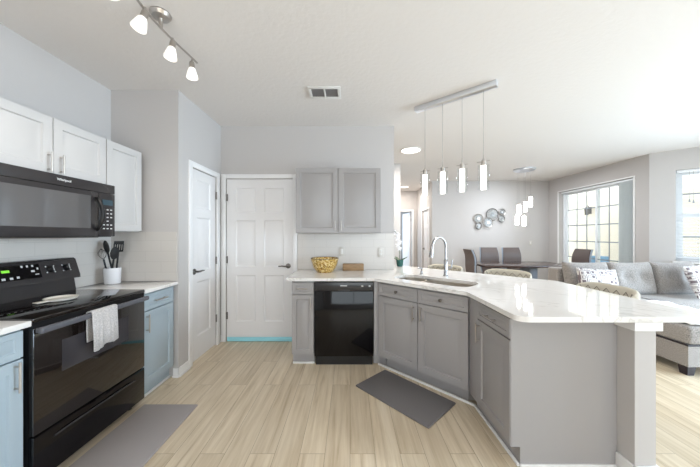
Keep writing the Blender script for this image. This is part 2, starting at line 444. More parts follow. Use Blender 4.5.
def lever(parent, x, z, sgn, y=0):
    b = MB(); mx = Matrix.Translation((x, y, z)) @ Matrix.Rotation(R(90), 4, 'X')
    b.lathe([(0, 0), (.032, 0), (.032, .006), (.024, .012), (.011, .016), (.011, .05), (0, .05)], 20, mx)
    b.tube([(x, y - .045, z), (x + sgn * .03, y - .05, z), (x + sgn * .07, y - .05, z + .003), (x + sgn * .115, y - .046, z)], [.011, .010, .009, .007], 10)
    return b.build('door_handle', 'pewter', parent)
def hinges(parent, x, zs, y=0):
    for z in zs:
        MB().cyl((x, y - .006, z - .045), (x, y - .006, z + .045), .008, 8).box(x - .012, x + .012, y - .004, y - .001, z - .045, z + .045).build('hinge', 'pewter', parent)

# door_1: pantry door in the side of the bump (faces +x)
def place_door(name, origin, rz, w, h, xs, zs, panels, handle, hx, hz, y):
    e = structure(empty(name, origin, rz))
    b = MB(); grid_door(b, w, h, .035, xs, zs, panels, DOORPROF); b.build('door_leaf', 'door', e, angle=20)
    lever(e, handle[0], handle[1], handle[2]); hinges(e, hx, hz, y); return e
zs6 = [.24, .83, .94, 1.53, 1.63, 1.94]
place_door('door_1', (XB - .012, 2.80, .015), R(90), .51, 2.04, [.115, .395], zs6, {(1, 1), (1, 3), (1, 5)}, (.06, .95, 1), .512, (.32, 1.03, 1.82), -.008)
place_door('door_2', (-1.572, YB + .012, .01), 0, .842, 2.055, [.115, .365, .477, .727], zs6, {(i, j) for i in (1, 3) for j in (1, 3, 5)}, (.785, .95, -1), 0.006, (.32, 1.03, 1.82), -.008)
casing('trim_1', (XB, 2.795), (XB, 3.315), 2.06)
casing('trim_2', (-1.577, YB), (-.725, YB), 2.07, wd=.055)
casing('trim_3', (2.105, 7.85), (2.105, 7.19), 2.05, side=-1)
casing('trim_4', (1.215, 8.48), (1.947, 8.48), 2.09)
e = structure(empty('door_3', (2.105 + .03, 7.845, .01), R(-90)))
b = MB(); grid_door(b, .65, 2.03, .035, [.115, .265, .385, .535], zs6, {(i, j) for i in (1, 3) for j in (1, 3, 5)}, DOORPROF); b.build('door_leaf', 'door', e, angle=20)
lever(e, .07, .95, 1)
e = structure(empty('door_4', (1.94, 8.62, .01), R(97)))
b = MB(); grid_door(b, .72, 2.06, .035, [.115, .305, .415, .605], zs6, {(i, j) for i in (1, 3) for j in (1, 3, 5)}, DOORPROF); b.build('door_leaf', 'door', e, angle=20)
hinges(e, .0, (.32, 1.82)); lever(e, .66, .95, -1)
# painter's tape along the foot of door_2
tag(MB().box(-1.56, -.64, YB - .006, YB - .001, .004, .058, .001).build('tape_strip', 'tape'), 'light blue strip along the foot of the white six panel door', 'tape')
baseboard('baseboard_pantry', [((-1.685, 2.581), (XB + .0135, 2.581)), ((XB, 2.568), (XB, 2.735))])
baseboard('baseboard_back', [((XB, YB), (-1.635, YB)), ((-.665, YB), (-.605, YB))])
baseboard('baseboard_far', [((2.105, 6.93), (5.11, 6.93))])
baseboard('baseboard_right', [((5.11, 6.93), (5.11, 6.61)), ((5.11, 4.855), (5.11, 4.61)), ((5.11, 4.61), (6.2, 3.52))])
baseboard('baseboard_hall', [((2.105, 8.48), (2.105, 7.92)), ((2.105, 7.13), (2.105, 6.93)), ((.985, 8.48), (1.15, 8.48)), ((-.2, 5.27), (.985, 5.27))])

# knee wall carrying the peninsula worktop
KZ = .882
kw = [(1.678, 1.481), (1.678, 2.424), (.679, 3.433), (.5595, 3.433), (.5595, 3.385), (1.562, 2.378), (1.562, 1.481)]
structure(MB().prism(kw, 0, KZ - .001).build('wall_peninsula', 'wall', smooth=False))
b = MB().prism([(1.545, 1.5785), (1.545, 1.464), (1.698, 1.464), (1.698, 2.40), (1.6785, 2.40), (1.6785, 1.4805), (1.5615, 1.4805), (1.5615, 1.5785)], KZ - .05, KZ - .002)
structure(b.build('trim_5', 'trim'))
baseboard('baseboard_peninsula', [((1.562, 1.5775), (1.562, 1.468)), ((1.549, 1.481), (1.691, 1.481)), ((1.678, 1.481), (1.678, 2.42)), ((1.678, 2.424), (.70, 3.412))], h=.09)

# tile behind the worktops
structure(MB().box(XL + .0005, XL + .009, 0, 2.5715, .916, 1.385).build('wall_tile_left', 'tileside', smooth=False))
structure(MB().box(XL + .009, XB - .012, 2.572, 2.5805, .916, 1.385).build('wall_tile_pantry', 'tile', smooth=False))
structure(MB().box(-.664, .555, 3.424, 3.4325, .916, 1.376).build('wall_tile_back', 'tile', smooth=False))

# ------------------------------------------------------------------ sliding door, windows, outside
def glazed(name, p, q, z0, z1, depth, panels, cols, rows, fm='vinyl', gm='vinylgrey', mw=.022, label=None):
    """glazed unit between p and q; local y=0 is the plane, panels = [(u0,u1,yoff)]"""
    L, mx = frame2(p, q); ang = math.atan2(q[1] - p[1], q[0] - p[0])
    e = structure(empty(name, (p[0], p[1], 0), ang), label)
    f = MB(); fw = .035
    f.box(0, fw, -.04, .05, z0, z1); f.box(L - fw, L, -.04, .05, z0, z1); f.box(fw, L - fw, -.04, .05, z1 - fw, z1); f.box(fw, L - fw, -.04, .05, z0, z0 + fw)
    f.build('window_frame', fm, e, smooth=False)
    for (u0, u1, a0, a1, yo) in panels:
        s = MB(); sw = .045
        s.box(u0, u0 + sw, yo - .015, yo + .015, a0, a1); s.box(u1 - sw, u1, yo - .015, yo + .015, a0, a1)
        s.box(u0 + sw, u1 - sw, yo - .015, yo + .015, a1 - sw, a1); s.box(u0 + sw, u1 - sw, yo - .015, yo + .015, a0, a0 + sw)
        so = s.build('sash', fm, e, smooth=False)
        MB().box(u0 + sw, u1 - sw, yo - .003, yo + .003, a0 + sw, a1 - sw).build('glass_pane', 'glass', so, smooth=False)
        g = MB(); iu, iz = u1 - u0 - 2 * sw, a1 - a0 - 2 * sw
        for k in range(1, cols): x = u0 + sw + iu * k / cols; g.box(x - mw / 2, x + mw / 2, yo - .008, yo - .0035, a0 + sw, a1 - sw)
        for k in range(1, rows): z = a0 + sw + iz * k / rows; g.box(u0 + sw, u1 - sw, yo - .0085, yo - .004, z - mw / 2, z + mw / 2)
        g.build('glazing_bars', gm, so, smooth=False)
    return e
sl = glazed('window_1', (5.26, 6.61), (5.26, 4.855), .02, 2.397, .1, [(.035, .90, .055, 2.36, .02), (.86, 1.72, .055, 2.36, -.022)], 3, 6)
MB().box(.865, .885, -.05, -.036, .95, 1.2, .003).build('door_handle', 'vinyl', sl)
b = MB(); b.box(5.095, 5.11, 6.605, 6.635, 0, 2.42).box(5.095, 5.11, 4.835, 4.86, 0, 2.42).box(5.095, 5.11, 4.86, 6.605, 2.397, 2.42)
structure(b.build('trim_6', 'trim', smooth=False))
vb = thing('vertical_blind', 'pale blue vertical blind gathered at right of the sliding glass door', 'blind', (5.17, 4.88, 0))
MB().box(-.02, .02, 0, 1.70, 2.35, 2.39, .004).build('head_rail', 'vinyl', vb)
for k in range(11):
    a = R(18 + 4 * (k % 3)); mx = Matrix.Translation((0, .02 + k * .024, 0)) @ Matrix.Rotation(-a, 4, 'Z')
    MB().box(-.044, .044, -.0012, .0012, .06, 2.35, mtx=mx).build('vane', 'blind', vb, smooth=False)
d = .1 / math.sqrt(2)
wp = (5.11 + .29 * .7071 + d, 4.61 - .29 * .7071 + d); wq = (5.11 + 1.25 * .7071 + d, 4.61 - 1.25 * .7071 + d)
glazed('window_2', wp, wq, .93, 2.41, .1, [(.035, .925, 1.66, 2.375, .0), (.035, .925, .965, 1.68, -.03)], 2, 2, mw=.02)
L, mx = frame2((5.11, 4.61), (6.2, 3.52))
structure(MB().box(.255, 1.285, -.055, .10, .90, .93, .004, mx).build('trim_7', 'trim'))
wb = thing('window_blind', 'white slatted blind with tasselled cords over the window beside the sofa', 'blind', (5.11, 4.61, 0), R(-45))
MB().box(.30, 1.24, .01, .055, 2.36, 2.405, .004).build('head_rail', 'vinyl', wb)
for k in range(27):
    z = .985 + k * .0505
    mx = Matrix.Translation((0, .035, z)) @ Matrix.Rotation(R(12 if k < 15 else 4), 4, 'X')
    MB().box(.30, 1.24, -.022, .022, -.0013, .0013, mtx=mx).build('slat', 'vinyl', wb, smooth=False)
MB().box(.30, 1.24, .012, .05, .935, .955, .003).build('bottom_rail', 'vinyl', wb)
for u, zb in ((.43, 1.90), (.47, 1.88)):
    c = MB().cyl((u, .0, 2.37), (u, .0, zb), .002, 6).build('pull_cord', 'cord', wb)
    MB().lathe([(.003, zb + .03), (.008, zb + .012), (.012, zb - .02), (0, zb - .02)], 10, cx=u, cy=0).build('tassel', 'vinylgrey', c)
glazed('added_window_3', (6.27, 2.80), (6.27, -.40), .15, 2.35, .1, [(.035, 1.62, .185, 2.315, .02), (1.58, 3.165, .185, 2.315, -.02)], 1, 1)  # unseen window, added to frame the side fill lamp
glazed('added_window_4', (3.10, -2.77), (-1.50, -2.77), .45, 2.45, .1, [(.035, 2.32, .485, 2.415, .02), (2.28, 4.565, .485, 2.415, -.02)], 1, 1)  # unseen rear window, added around the fill lamp behind the camera

structure(MB().box(5.42, 9.5, 2, 12, -.10, -.02).build('patio_slab', 'concrete', smooth=False))
structure(MB().box(7.6, 7.8, 2.0, 12, -.02, 4.2).build('wall_outside', 'siding', smooth=False))
ln = thing('wall_lantern', 'bronze lantern on the cream siding seen through the sliding door', 'lantern', (7.6, 8.55, 2.12))
MB().box(-.02, -.001, -.06, .06, -.1, .12, .004).build('back_plate', 'lantern', ln)
MB().lathe([(.06, -.13), (.075, .06), (.03, .11), (0, .13)], 4, Matrix.Translation((-.11, 0, 0))).tube([(-.01, 0, .05), (-.06, 0, .16), (-.11, 0, .12)], .01, 8).build('lantern_body', 'lantern', ln)
pc = thing('patio_chair', 'pale blue patio chair outside the sliding glass door', 'chair', (6.75, 7.55, -.02), R(-60))
MB().box(-.3, .3, -.3, .3, .38, .44, .02).build('seat', 'patioblue', pc)
MB().box(-.3, .3, .26, .32, .42, .78, .02).build('backrest', 'patioblue', pc)
for x in (-.27, .27):
    for y in (-.27, .27): MB().cyl((x, y, 0), (x, y, .4), .018, 8).build('leg', 'vinyl', pc)

# ------------------------------------------------------------------ cabinets
def pull(parent, x, z, vertical=True, L=.13, y=0, m='nickel'):
    b = MB(); r = .0055; st = .028
    if vertical:
        b.cyl((x, y - st, z - L / 2), (x, y - st, z + L / 2), r, 10)
        for s in (-1, 1): b.cyl((x, y - st, z + s * L * .36), (x, y, z + s * L * .36), r * .9, 8)
    else:
        b.cyl((x - L / 2, y - st, z), (x + L / 2, y - st, z), r, 10)
        for s in (-1, 1): b.cyl((x + s * L * .36, y - st, z), (x + s * L * .36, y, z), r * .9, 8)
    return b.build('handle', m, parent)
def knob(parent, x, z, y=0):
    mx = Matrix.Translation((x, y, z)) @ Matrix.Rotation(R(90), 4, 'X')
    return MB().lathe([(0, 0), (.006, 0), (.006, .014), (.015, .02), (.0155, .026), (.010, .030), (0, .031)], 16, mx).build('knob', 'pewter', parent)
def front(parent, name, x0, x1, z0, z1, m, fw=.055, t=.02, y=0):
    b = MB(); w, h = x1 - x0, z1 - z0
    grid_door(b, w, h, t, [fw, w - fw], [fw, h - fw], {(1, 1)}, CABPROF if fw > .04 else [(.004, .006), (.010, .006), (.022, .002)], Matrix.Translation((x0, y, z0)))
    return b.build(name, m, parent, angle=20)
# --- base cabinet between dishwasher and door
DY = 2.78
c = thing('base_cabinet', 'narrow grey base cabinet with one drawer between door and dishwasher', 'cabinet', (-.602, DY, 0))
MB().box(0, .229, .021, .63, .115, KZ, .001).build('body', 'cab', c)
MB().box(.0, .229, .075, .62, 0.0, .115).build('toe_kick', 'kick', c, smooth=False)
f = front(c, 'drawer', .004, .225, .745, .862, 'cab', .03); pull(f, .115, .805, False, .10)
f = front(c, 'door', .004, .225, .125, .735, 'cab', .045); pull(f, .197, .655, True, .12)
# --- sink base on the diagonal
SX, SY = .27, 2.78
s2 = math.sqrt(.5)
c = thing('sink_cabinet', 'wide grey corner sink cabinet with two doors under the faucet', 'cabinet', (SX, SY, 0), R(-45))
def loc2(x, y):
    dx, dy = x - SX, y - SY; return (dx * s2 - dy * s2, dx * s2 + dy * s2)
outer = [loc2(*p) for p in ((.2855, 2.793), (.943, 2.1355), (1.53, 2.1355), (1.53, 2.36), (.53, 3.36), (.2855, 3.36))]
cx_, cy_ = sum(p[0] for p in outer) / 6, sum(p[1] for p in outer) / 6
inner = [(cx_ + (p[0] - cx_) * .94, cy_ + (p[1] - cy_) * .94) for p in outer]
MB().prism(outer, .115, KZ, [inner]).build('body', 'cab', c, smooth=False)
MB().prism([(.07, .085), (.90, .085), (.98, .20), (.0, .20)], 0, .115).build('toe_kick', 'kick', c, smooth=False)
MB().prism([loc2(*p) for p in ((.2475, 2.783), (.268, 2.783), (.292, 2.786), (.284, 2.82), (.2475, 2.82))], .115, KZ).build('filler', 'cab', c, smooth=False)
MB().prism([loc2(*p) for p in ((.2475, 2.855), (.32, 2.85), (.372, 2.798), (.40, 2.83), (.33, 2.90), (.2475, 2.90))], 0, .1145).build('toe_kick', 'kick', c, smooth=False)
for k, (a, bb) in enumerate(((.034, .478), (.486, .930))):
    f = front(c, 'drawer_front', a, bb, .745, .862, 'cab', .03); knob(f, (a + bb) / 2, .805)
    f = front(c, 'door', a, bb, .125, .735, 'cab', .058); pull(f, bb - .035 if k == 0 else a + .035, .645, True, .14)
# --- end cabinet facing the range
c = thing('end_cabinet', 'grey peninsula end cabinet with one drawer and flat side panel', 'cabinet', (.935, 2.115, 0), R(-90))
MB().box(.0005, .533, .021, .625, .115, KZ, .001).build('body', 'cab', c)
MB().box(-.0, .525, .06, .60, 0.0, .115).build('toe_kick', 'kick', c, smooth=False)
MB().box(.5335, .5365, .005, .6255, .115, KZ).box(.526, .5365, .06, .6255, 0, .115).build('end_panel', 'cab', c, smooth=False)
MB().box(.0008, .126, .004, .021, .115, KZ, .001).build('filler', 'cab', c)
f = front(c, 'drawer', .13, .532, .745, .862, 'cab', .03); pull(f, .33, .805, False, .13)
f = front(c, 'door', .13, .532, .125, .735, 'cab', .055); pull(f, .165, .645, True, .14)
# kick moulding
b = MB()
for p, q in (((-.602, DY + .075), (-.373, DY + .075)), ((.30, 2.826), (.988, 2.138 - .0)), ((.992, 2.14), (.992, 1.5785)), ((.99, 1.5785), (1.55, 1.5785))):
    L, mx = frame2(p, q); b.box(0, L, -.014, 0, 0, .019, .003, mx)
structure(b.build('trim_8', 'trim'))
# --- left wall cabinets (local x -> world +Y, front faces +x)
LX = -1.665
c = thing('base_cabinet', 'daylight-tinted grey base cabinet right of the black range', 'cabinet', (LX, 2.162, 0), R(90))
MB().box(0, .413, .021, .60, .115, KZ, .001).build('body', 'cab_daylight', c)
MB().box(0, .413, .06, .58, 0, .115).build('toe_kick', 'cab_daylight', c, smooth=False)
MB().box(0, .413, .046, .06, 0, .018, .003).build('quarter_round', 'trim', c)
f = front(c, 'drawer', .005, .385, .735, .868, 'cab_daylight', .03); pull(f, .195, .80, False, .15)
f = front(c, 'door', .005, .385, .125, .725, 'cab_daylight', .055); pull(f, .045, .63, True, .15)
c = thing('base_cabinet', 'daylight-tinted grey base cabinet left of the range at picture edge', 'cabinet', (LX, .925, 0), R(90))
MB().box(0, .457, .021, .60, .115, KZ, .001).build('body', 'cab_daylight', c)
MB().box(0, .457, .06, .58, 0, .115).build('toe_kick', 'cab_daylight', c, smooth=False)
f = front(c, 'drawer', .005, .45, .735, .868, 'cab_daylight', .03); pull(f, .23, .80, False, .15)
f = front(c, 'door', .005, .45, .125, .725, 'cab_daylight', .055); pull(f, .415, .645, True, .15)
# --- upper cabinets
UX = -1.944
c = thing('wall_cabinet', 'white double door wall cabinet above the microwave', 'cabinet', (UX, 1.397, 1.75), R(90))
MB().box(0, .757, .021, .34, 0, .372, .001).build('body', 'cabwhite', c)
for k, (a, bb) in enumerate(((.003, .368), (.374, .754))):
    f = front(c, 'door', a, bb, .006, .370, 'cabwhite', .055); pull(f, bb - .028 if k == 0 else a + .04, .075, True, .13)
c = thing('wall_cabinet', 'white single door wall cabinet above the utensil crock', 'cabinet', (UX, 2.157, 1.385), R(90))
MB().box(0, .363, .021, .34, 0, .737, .001).build('body', 'cabwhite', c)
front(c, 'door', .003, .360, .006, .735, 'cabwhite', .055)
c = thing('wall_cabinet', 'grey double door wall cabinet above the dishwasher', 'cabinet', (-.627, 3.10, 1.377), 0)
MB().box(0, .982, .021, .332, 0, .75, .001).build('body', 'cab', c)
for k, (a, bb) in enumerate(((.004, .486), (.496, .978))):
    f = front(c, 'door', a, bb, .004, .746, 'cab', .055); pull(f, bb - .03 if k == 0 else a + .03, .085, True, .11)

# ------------------------------------------------------------------ worktops and sink
tag(MB().box(XL + .0095, -1.635, 2.160, 2.5715, KZ + .0015, .914, .004).build('countertop', 'quartz'), 'white quartz countertop under the utensil crock', 'countertop')
tag(MB().box(XL + .0095, -1.635, .90, 1.388, KZ + .0015, .914, .004).build('countertop', 'quartz'), 'white quartz countertop corner left of the black range', 'countertop')
u0, u1, v0, v1 = -1.69, -.90, 2.275, 2.62      # sink in (u, v): u=(x-y)/sqrt2, v=(x+y)/sqrt2
def uv(u, v): return ((u + v) * s2, (v - u) * s2)
def rrect(a0, a1, b0, b1, r, n=5):
    return arc(a1 - r, b1 - r, r, 0, 90, n) + arc(a0 + r, b1 - r, r, 90, 180, n) + arc(a0 + r, b0 + r, r, 180, 270, n) + arc(a1 - r, b0 + r, r, 270, 360, n)
hole = [uv(*p) for p in rrect(u0, u1, v0, v1, .11)]
ctp = [(-.651, 3.4235), (-.651, 2.75), (.25, 2.75), (.89, 2.11)] + [(.905, 2.09)] + arc(.965, 1.51, .06, 180, 270, 8) + arc(1.94, 1.49, .04, -90, 0, 6) + arc(1.90, 2.56, .08, 0, 45, 4) + arc(.66, 3.88, .06, 45, 90, 4) + [(.565, 3.94), (.565, 3.4235)]
bmx = MB().prism(ctp, KZ + .0015, .914, [hole])
top = bmx.build('countertop', 'quartz', smooth=False); tag(top, 'large white quartz countertop wrapping from the dishwasher around the peninsula', 'countertop')
bv = top.modifiers.new('edge', 'BEVEL'); bv.width = .003; bv.segments = 2; bv.limit_method = 'ANGLE'; bv.angle_limit = R(40)
sk = thing('kitchen_sink', 'stainless double bowl sink set into the corner countertop', 'sink', (*uv((u0 + u1) / 2, (v0 + v1) / 2), .70), R(-45))
sw, sh = (u1 - u0) / 2, (v1 - v0) / 2
def bowl(a0, a1):
    b = MB(); bm = b.bm; rings = []
    for ins, z in ((-.012, .1815), (0, .1815), (0, .17), (.008, .03), (.03, .005), (.10, 0)):
        rings.append([bm.verts.new((p[0], p[1], z)) for p in rrect(a0 + ins, a1 - ins, -sh + ins, sh - ins, max(.10 - ins * .7, .02))])
    for p, q in zip(rings, rings[1:]):
        for i in range(len(p)): j = (i + 1) % len(p); bm.faces.new((p[i], p[j], q[j], q[i]))
    bm.faces.new(rings[-1]); bmesh.ops.recalc_face_normals(bm, faces=bm.faces[:]); return b.build('basin', 'steel', sk)
bowl(-sw, -.012 + -.12); bowl(.012 - .12, sw)
MB().box(-.144, -.096, -sh * .72, sh * .72, .150, .172, .008).build('divider', 'steel', sk)
for x in (-.25, .12): MB().lathe([(0, .0005), (.045, .0005), (.045, .004), (.02, .002), (0, .002)], 20, cx=x).build('drain', 'chrome', sk)
# faucet
fx, fy = 1.028, 2.90
fa = thing('kitchen_faucet', 'chrome gooseneck pull-down faucet behind the sink', 'faucet', (fx, fy, .9145))
MB().lathe([(0, 0), (.028, 0), (.028, .006), (.022, .012), (.020, .06), (.020, .17), (.014, .18), (0, .18)], 24).build('base', 'chrome', fa)
dx, dy = -.85, -.53
pts = [(0, 0, .16), (0, 0, .30)] + [(dx * (.105 - .105 * math.cos(R(a))), dy * (.105 - .105 * math.cos(R(a))), .31 + .105 * math.sin(R(a))) for a in range(0, 171, 12)]
MB().tube(pts, .0125, 14).build('spout', 'chrome', fa)
e1 = Vector(pts[-1]); e2 = e1 + Vector((dx * .025, dy * .025, -.125))
MB().tube([e1, e1.lerp(e2, .15), e1.lerp(e2, .7), e2], [.0135, .016, .021, .022], 16).build('spray_head', 'chrome', fa)
MB().cyl((.015, 0, .09), (.066, .0, .09), .013, 14).tube([(.062, 0, .085), (.066, 0, .12), (.074, 0, .175)], [.009, .0075, .006], 10).build('lever_handle', 'chrome', fa)
sd = thing('soap_dispenser', 'small chrome soap pump left of the faucet', 'soap dispenser', (.812, 3.07, .9145))
MB().lathe([(0, 0), (.02, 0), (.02, .004), (.013, .012), (.013, .03), (0, .03)], 16).build('base', 'chrome', sd)
MB().cyl((0, 0, .03), (0, 0, .055), .006, 10).tube([(.012, .004, .058), (-.02, -.012, .064), (-.05, -.03, .06)], [.009, .008, .005], 10).build('spout', 'chrome', sd)

# ------------------------------------------------------------------ dishwasher
d = thing('dishwasher', 'glossy black built-in dishwasher under the back countertop', 'dishwasher', (-.368, DY - .002, 0))
MB().box(0, .612, .03, .58, .10, .872).build('body', 'blackplastic', d, smooth=False)
MB().box(.002, .610, 0, .03, .105, .775, .004).build('door', 'black', d)
cp = MB().box(.002, .610, -.004, .03, .778, .868, .005).build('control_panel', 'blackpanel', d)
MB().box(.245, .365, -.006, .0, .776, .792, .003).build('handle_pocket', 'blackplastic', d)
MB().box(.268, .338, -.0052, -.0035, .828, .8365).build('badge', 'mark', cp, smooth=False)
for k, x in enumerate((.385, .405, .425, .445)): MB().box(x, x + .008, -.0052, -.0035, .829, .834).build('button', 'blackpanel', cp, smooth=False)
for x in (.485, .56): MB().box(x, x + .02, -.0055, -.0035, .822, .836, .001).build('button', 'mark', cp)
MB().box(.01, .602, .045, .06, .0, .10).build('toe_kick', 'blackplastic', d, smooth=False)

# ------------------------------------------------------------------ range (local x -> world +Y, front faces +x)
RX = -1.638
r = thing('range', 'black freestanding electric range with glass cooktop', 'range', (RX, 1.395, 0), R(90))
W = .762
MB().box(.003, W - .003, .03, .625, .05, .895).build('body', 'blackplastic', r, smooth=False)
MB().box(0, W, .0, .60, .897, .921, .006).build('cooktop', 'ovenblack', r)
MB().box(.003, W - .003, .004, .03, .868, .896).build('vent_strip', 'blackplastic', r, smooth=False)
od = MB().box(.002, W - .002, .0, .03, .306, .868, .006).build('oven_door', 'ovenblack', r)
MB().box(.14, .60, -.0012, .0, .58, .758, .0004).build('oven_window', 'ovenglass', od, smooth=False)
hb = MB().box(.004, W - .004, -.042, -.014, .838, .872, .010, seg=3)
for x in (.03, W - .03): hb.box(x - .02, x + .02, -.02, .0, .842, .868, .003)
hb.build('handle', 'handlegrey', od)
dr = MB().box(.002, W - .002, .0, .03, .055, .300, .006).build('drawer', 'black', r)
MB().tube([(.10, -.002, .245), (.16, -.010, .252), (.60, -.010, .252), (.66, -.002, .245)], .006, 8).build('drawer_pull', 'blackpanel', dr)
for x in (.06, W - .06):
    for y in (.08, .58): MB().cyl((x, y, 0), (x, y, .055), .018, 10).build('foot', 'rubber', r)
def prism_x(b, prof, x0, x1):
    b.prism(prof, 0, x1 - x0, mtx=Matrix(((0, 0, 1, x0), (1, 0, 0, 0), (0, 1, 0, 0), (0, 0, 0, 1)))); return b
bgd = prism_x(MB(), [(.55, .921), (.565, 1.015), (.515, 1.02), (.517, 1.045), (.555, 1.165), (.57, 1.175), (.632, 1.175), (.632, .921)], 0, W)
bg = bgd.build('backguard', 'blackpanel', r, angle=30)
def onpanel(x, s):      # point on the slanted face
    return Matrix.Translation((x, .5185 + .0375 * s, 1.048 + .116 * s)) @ Matrix.Rotation(R(-17.5), 4, 'X')
MB().box(-.14, .14, -.002, .003, -.05, .05, mtx=onpanel(.36, .5)).build('touch_panel', 'black', bg, smooth=False)
MB().box(-.020, .020, -.0035, -.001, -.008, .008, mtx=onpanel(.31, .62)).build('display', 'display', bg, smooth=False)
for k in range(10):
    x, s, ww = ((.25, .22, .022), (.29, .22, .018), (.33, .22, .016), (.365, .24, .014), (.40, .8, .010), (.43, .8, .010), (.46, .8, .010), (.455, .5, .020), (.485, .62, .010), (.475, .3, .022))[k]
    MB().box(-ww / 2, ww / 2, -.0035, -.001, -.007 if k != 9 else -.003, .007 if k != 9 else .003, mtx=onpanel(x, s)).build('button', 'mark', bg, smooth=False)
for x in (.06, .15, .565, .675):
    kb = MB().lathe([(0, 0), (.026, 0), (.024, .012), (.018, .024), (0, .025)], 20, onpanel(x, .5) @ Matrix.Rotation(R(90), 4, 'X')).build('knob', 'blackplastic', bg)
    MB().box(-.002, .002, -.027, -.0245, -.016, .016, mtx=onpanel(x, .5)).build('pointer', 'mark', kb, smooth=False)
    for a in (-50, 50, 130, 230):
        MB().box(-.004, .004, -.0015, .001, -.004, .004, mtx=onpanel(x, .5) @ Matrix.Translation((.034 * math.sin(R(a)), 0, .034 * math.cos(R(a))))).build('dial_mark', 'mark', bg, smooth=False)
# towel on the oven handle
tw = MB(); bm = tw.bm; rows = []
prof = [(-.0125, .69), (-.0085, .76), (-.0085, .84)] + [(-.028 + .0195 * math.cos(R(a)), .872 + .0105 * math.sin(R(a))) for a in range(0, 181, 30)] + [(-.0495, .80), (-.053, .73), (-.055, .655)]
n = 22
for j, (y, z) in enumerate(prof):
    row = []
    for i in range(n + 1):
        s = i / n; x = .272 + .180 * s - .01 * math.sin(3 * s) * (z < .8)
        fold = (.006 * math.sin(s * 13) + .004 * math.sin(s * 29 + 1)) * max(0, min(1, (.86 - z) * 8)) * (1 if y < -.03 else .15)
        zz = z - (.022 * (1 - s) + .008 * math.sin(s * 9)) * (1 if j == len(prof) - 1 else 0)
        row.append(bm.verts.new((x, y - abs(fold) if y < -.03 else y, zz)))
    rows.append(row)
for a, b2 in zip(rows, rows[1:]):
    for i in range(n): bm.faces.new((a[i], a[i + 1], b2[i + 1], b2[i]))
tw = tw.build('dish_towel', 'towel', angle=80); tw.location = (RX, 1.395, 0); tw.rotation_euler = (0, 0, R(90))
so = tw.modifiers.new('thick', 'SOLIDIFY'); so.thickness = .004; so.offset = 1
tag(tw, 'grey dish towel hanging over the oven door handle', 'towel')
# spoon rest
sp = MB().lathe([(0, 0), (.06, 0), (.078, .006), (.085, .018), (.081, .018), (.072, .009), (0, .006)], 28).box(-.135, -.06, -.022, .022, .006, .013, .004).build('spoon_rest', 'plate')
sp.location = (-1.925, 1.80, .9215); sp.rotation_euler = (0, 0, R(80)); sp.scale = (1.0, 1.0, 1)
tag(sp, 'cream ceramic spoon rest lying on the black cooktop', 'spoon rest')
# utensil crock
ck = MB().lathe([(0, 0), (.056, 0), (.060, .006), (.063, .138), (.063, .143), (.058, .143), (.054, .012), (0, .012)], 32).build('utensil_crock', 'ceramic')
ck.location = (-2.155, 2.45, .9145); tag(ck, 'white ceramic utensil crock on the counter by the range', 'crock')
def utensil(name, label, base, tip, head, m='rubber', handle_m='rubber'):
    o = thing(name, label, 'kitchen utensil', base, 0, 'utensils in the crock')
    v = Vector(tip) - Vector(base)
    MB().tube([(0, 0, 0), v * .75], .0075, 8).build('handle', handle_m, o)
    q = v.to_track_quat('Z', 'Y').to_matrix().to_4x4(); mx = Matrix.Translation(v * .75) @ q
    b = MB(); head(b, mx); b.build('head', m, o)
C = (-2.155, 2.45, .928)
def h_spoon(b, mx): b.ball((0, 0, .05), .040, .012, .062, 2, mx)
def h_ladle(b, mx): b.ball((0, 0, .05), .034, .014, .06, 2, mx)
def h_turner(b, mx):
    b.box(-.045, .045, -.003, .003, .07, .10, .002, mx); b.box(-.045, .045, -.003, .003, .0, .018, .002, mx)
    for k in range(5): b.box(-.045 + k * .0205, -.037 + k * .0205, -.003, .003, .015, .075, mtx=mx)
def h_whisk(b, mx):
    for k in range(4):
        a = k * math.pi / 4
        b.tube([mx @ Vector((math.cos(a) * .03 * math.sin(t), math.sin(a) * .03 * math.sin(t), .10 * (t / math.pi if t <= math.pi else 2 - t / math.pi))) for t in [i * math.pi / 8 for i in range(17)]], .0012, 5)
utensil('spoon', 'black spoon leaning left in the white crock', (C[0] + .005, C[1]+.02, C[2]), (C[0] - .065, C[1] + .0, 1.285), h_spoon)
utensil('slotted_turner', 'black slotted turner leaning right in the white crock', (C[0] + .02, C[1] + .01, C[2]), (C[0] + .055, C[1] + .005, 1.29), h_turner)
utensil('ladle', 'black ladle upright in front of the slotted turner', (C[0] + .005, C[1] - .025, C[2]), (C[0] + .06, C[1] - .045, 1.215), h_ladle)
utensil('whisk', 'thin metal whisk at far left of the white crock', (C[0] - .015, C[1] - .02, C[2] + .012), (C[0] - .055, C[1] - .045, 1.20), h_whisk, 'chrome', 'chrome')

# ------------------------------------------------------------------ microwave (front faces +x)
MX = -1.875
m = thing('microwave', 'black over-the-range microwave with light lettering', 'microwave', (MX, 1.397, 1.339), R(90))
W2, H2 = .757, .408
MB().box(0, W2, .03, .40, 0, H2 - .001).build('body', 'blackplastic', m, smooth=False)
ts = MB().box(0, W2, 0, .03, H2 - .072, H2 - .002, .004).build('top_strip', 'blackpanel', m)
mx = Matrix.Translation((.375, -.0003, H2 - .034)) @ Matrix.Rotation(R(90), 4, 'X')
text_mesh('logo', 'Whirlpool', .021, mx, 'mark', ts)
md = MB().box(0, .618, 0, .03, .004, H2 - .074, .004).build('door', 'blackpanel', m)
MB().box(.03, .555, -.0015, .0, .065, .30, .0005).build('door_window', 'mwglass', md, smooth=False)
hp = [(.600, -.004 - .045 * math.sin(math.pi * t), .045 + .25 * t) for t in [i / 12 for i in range(13)]]
MB().tube(hp, [.006] + [.013] * 11 + [.006], 10).build('handle', 'blackplastic', md)
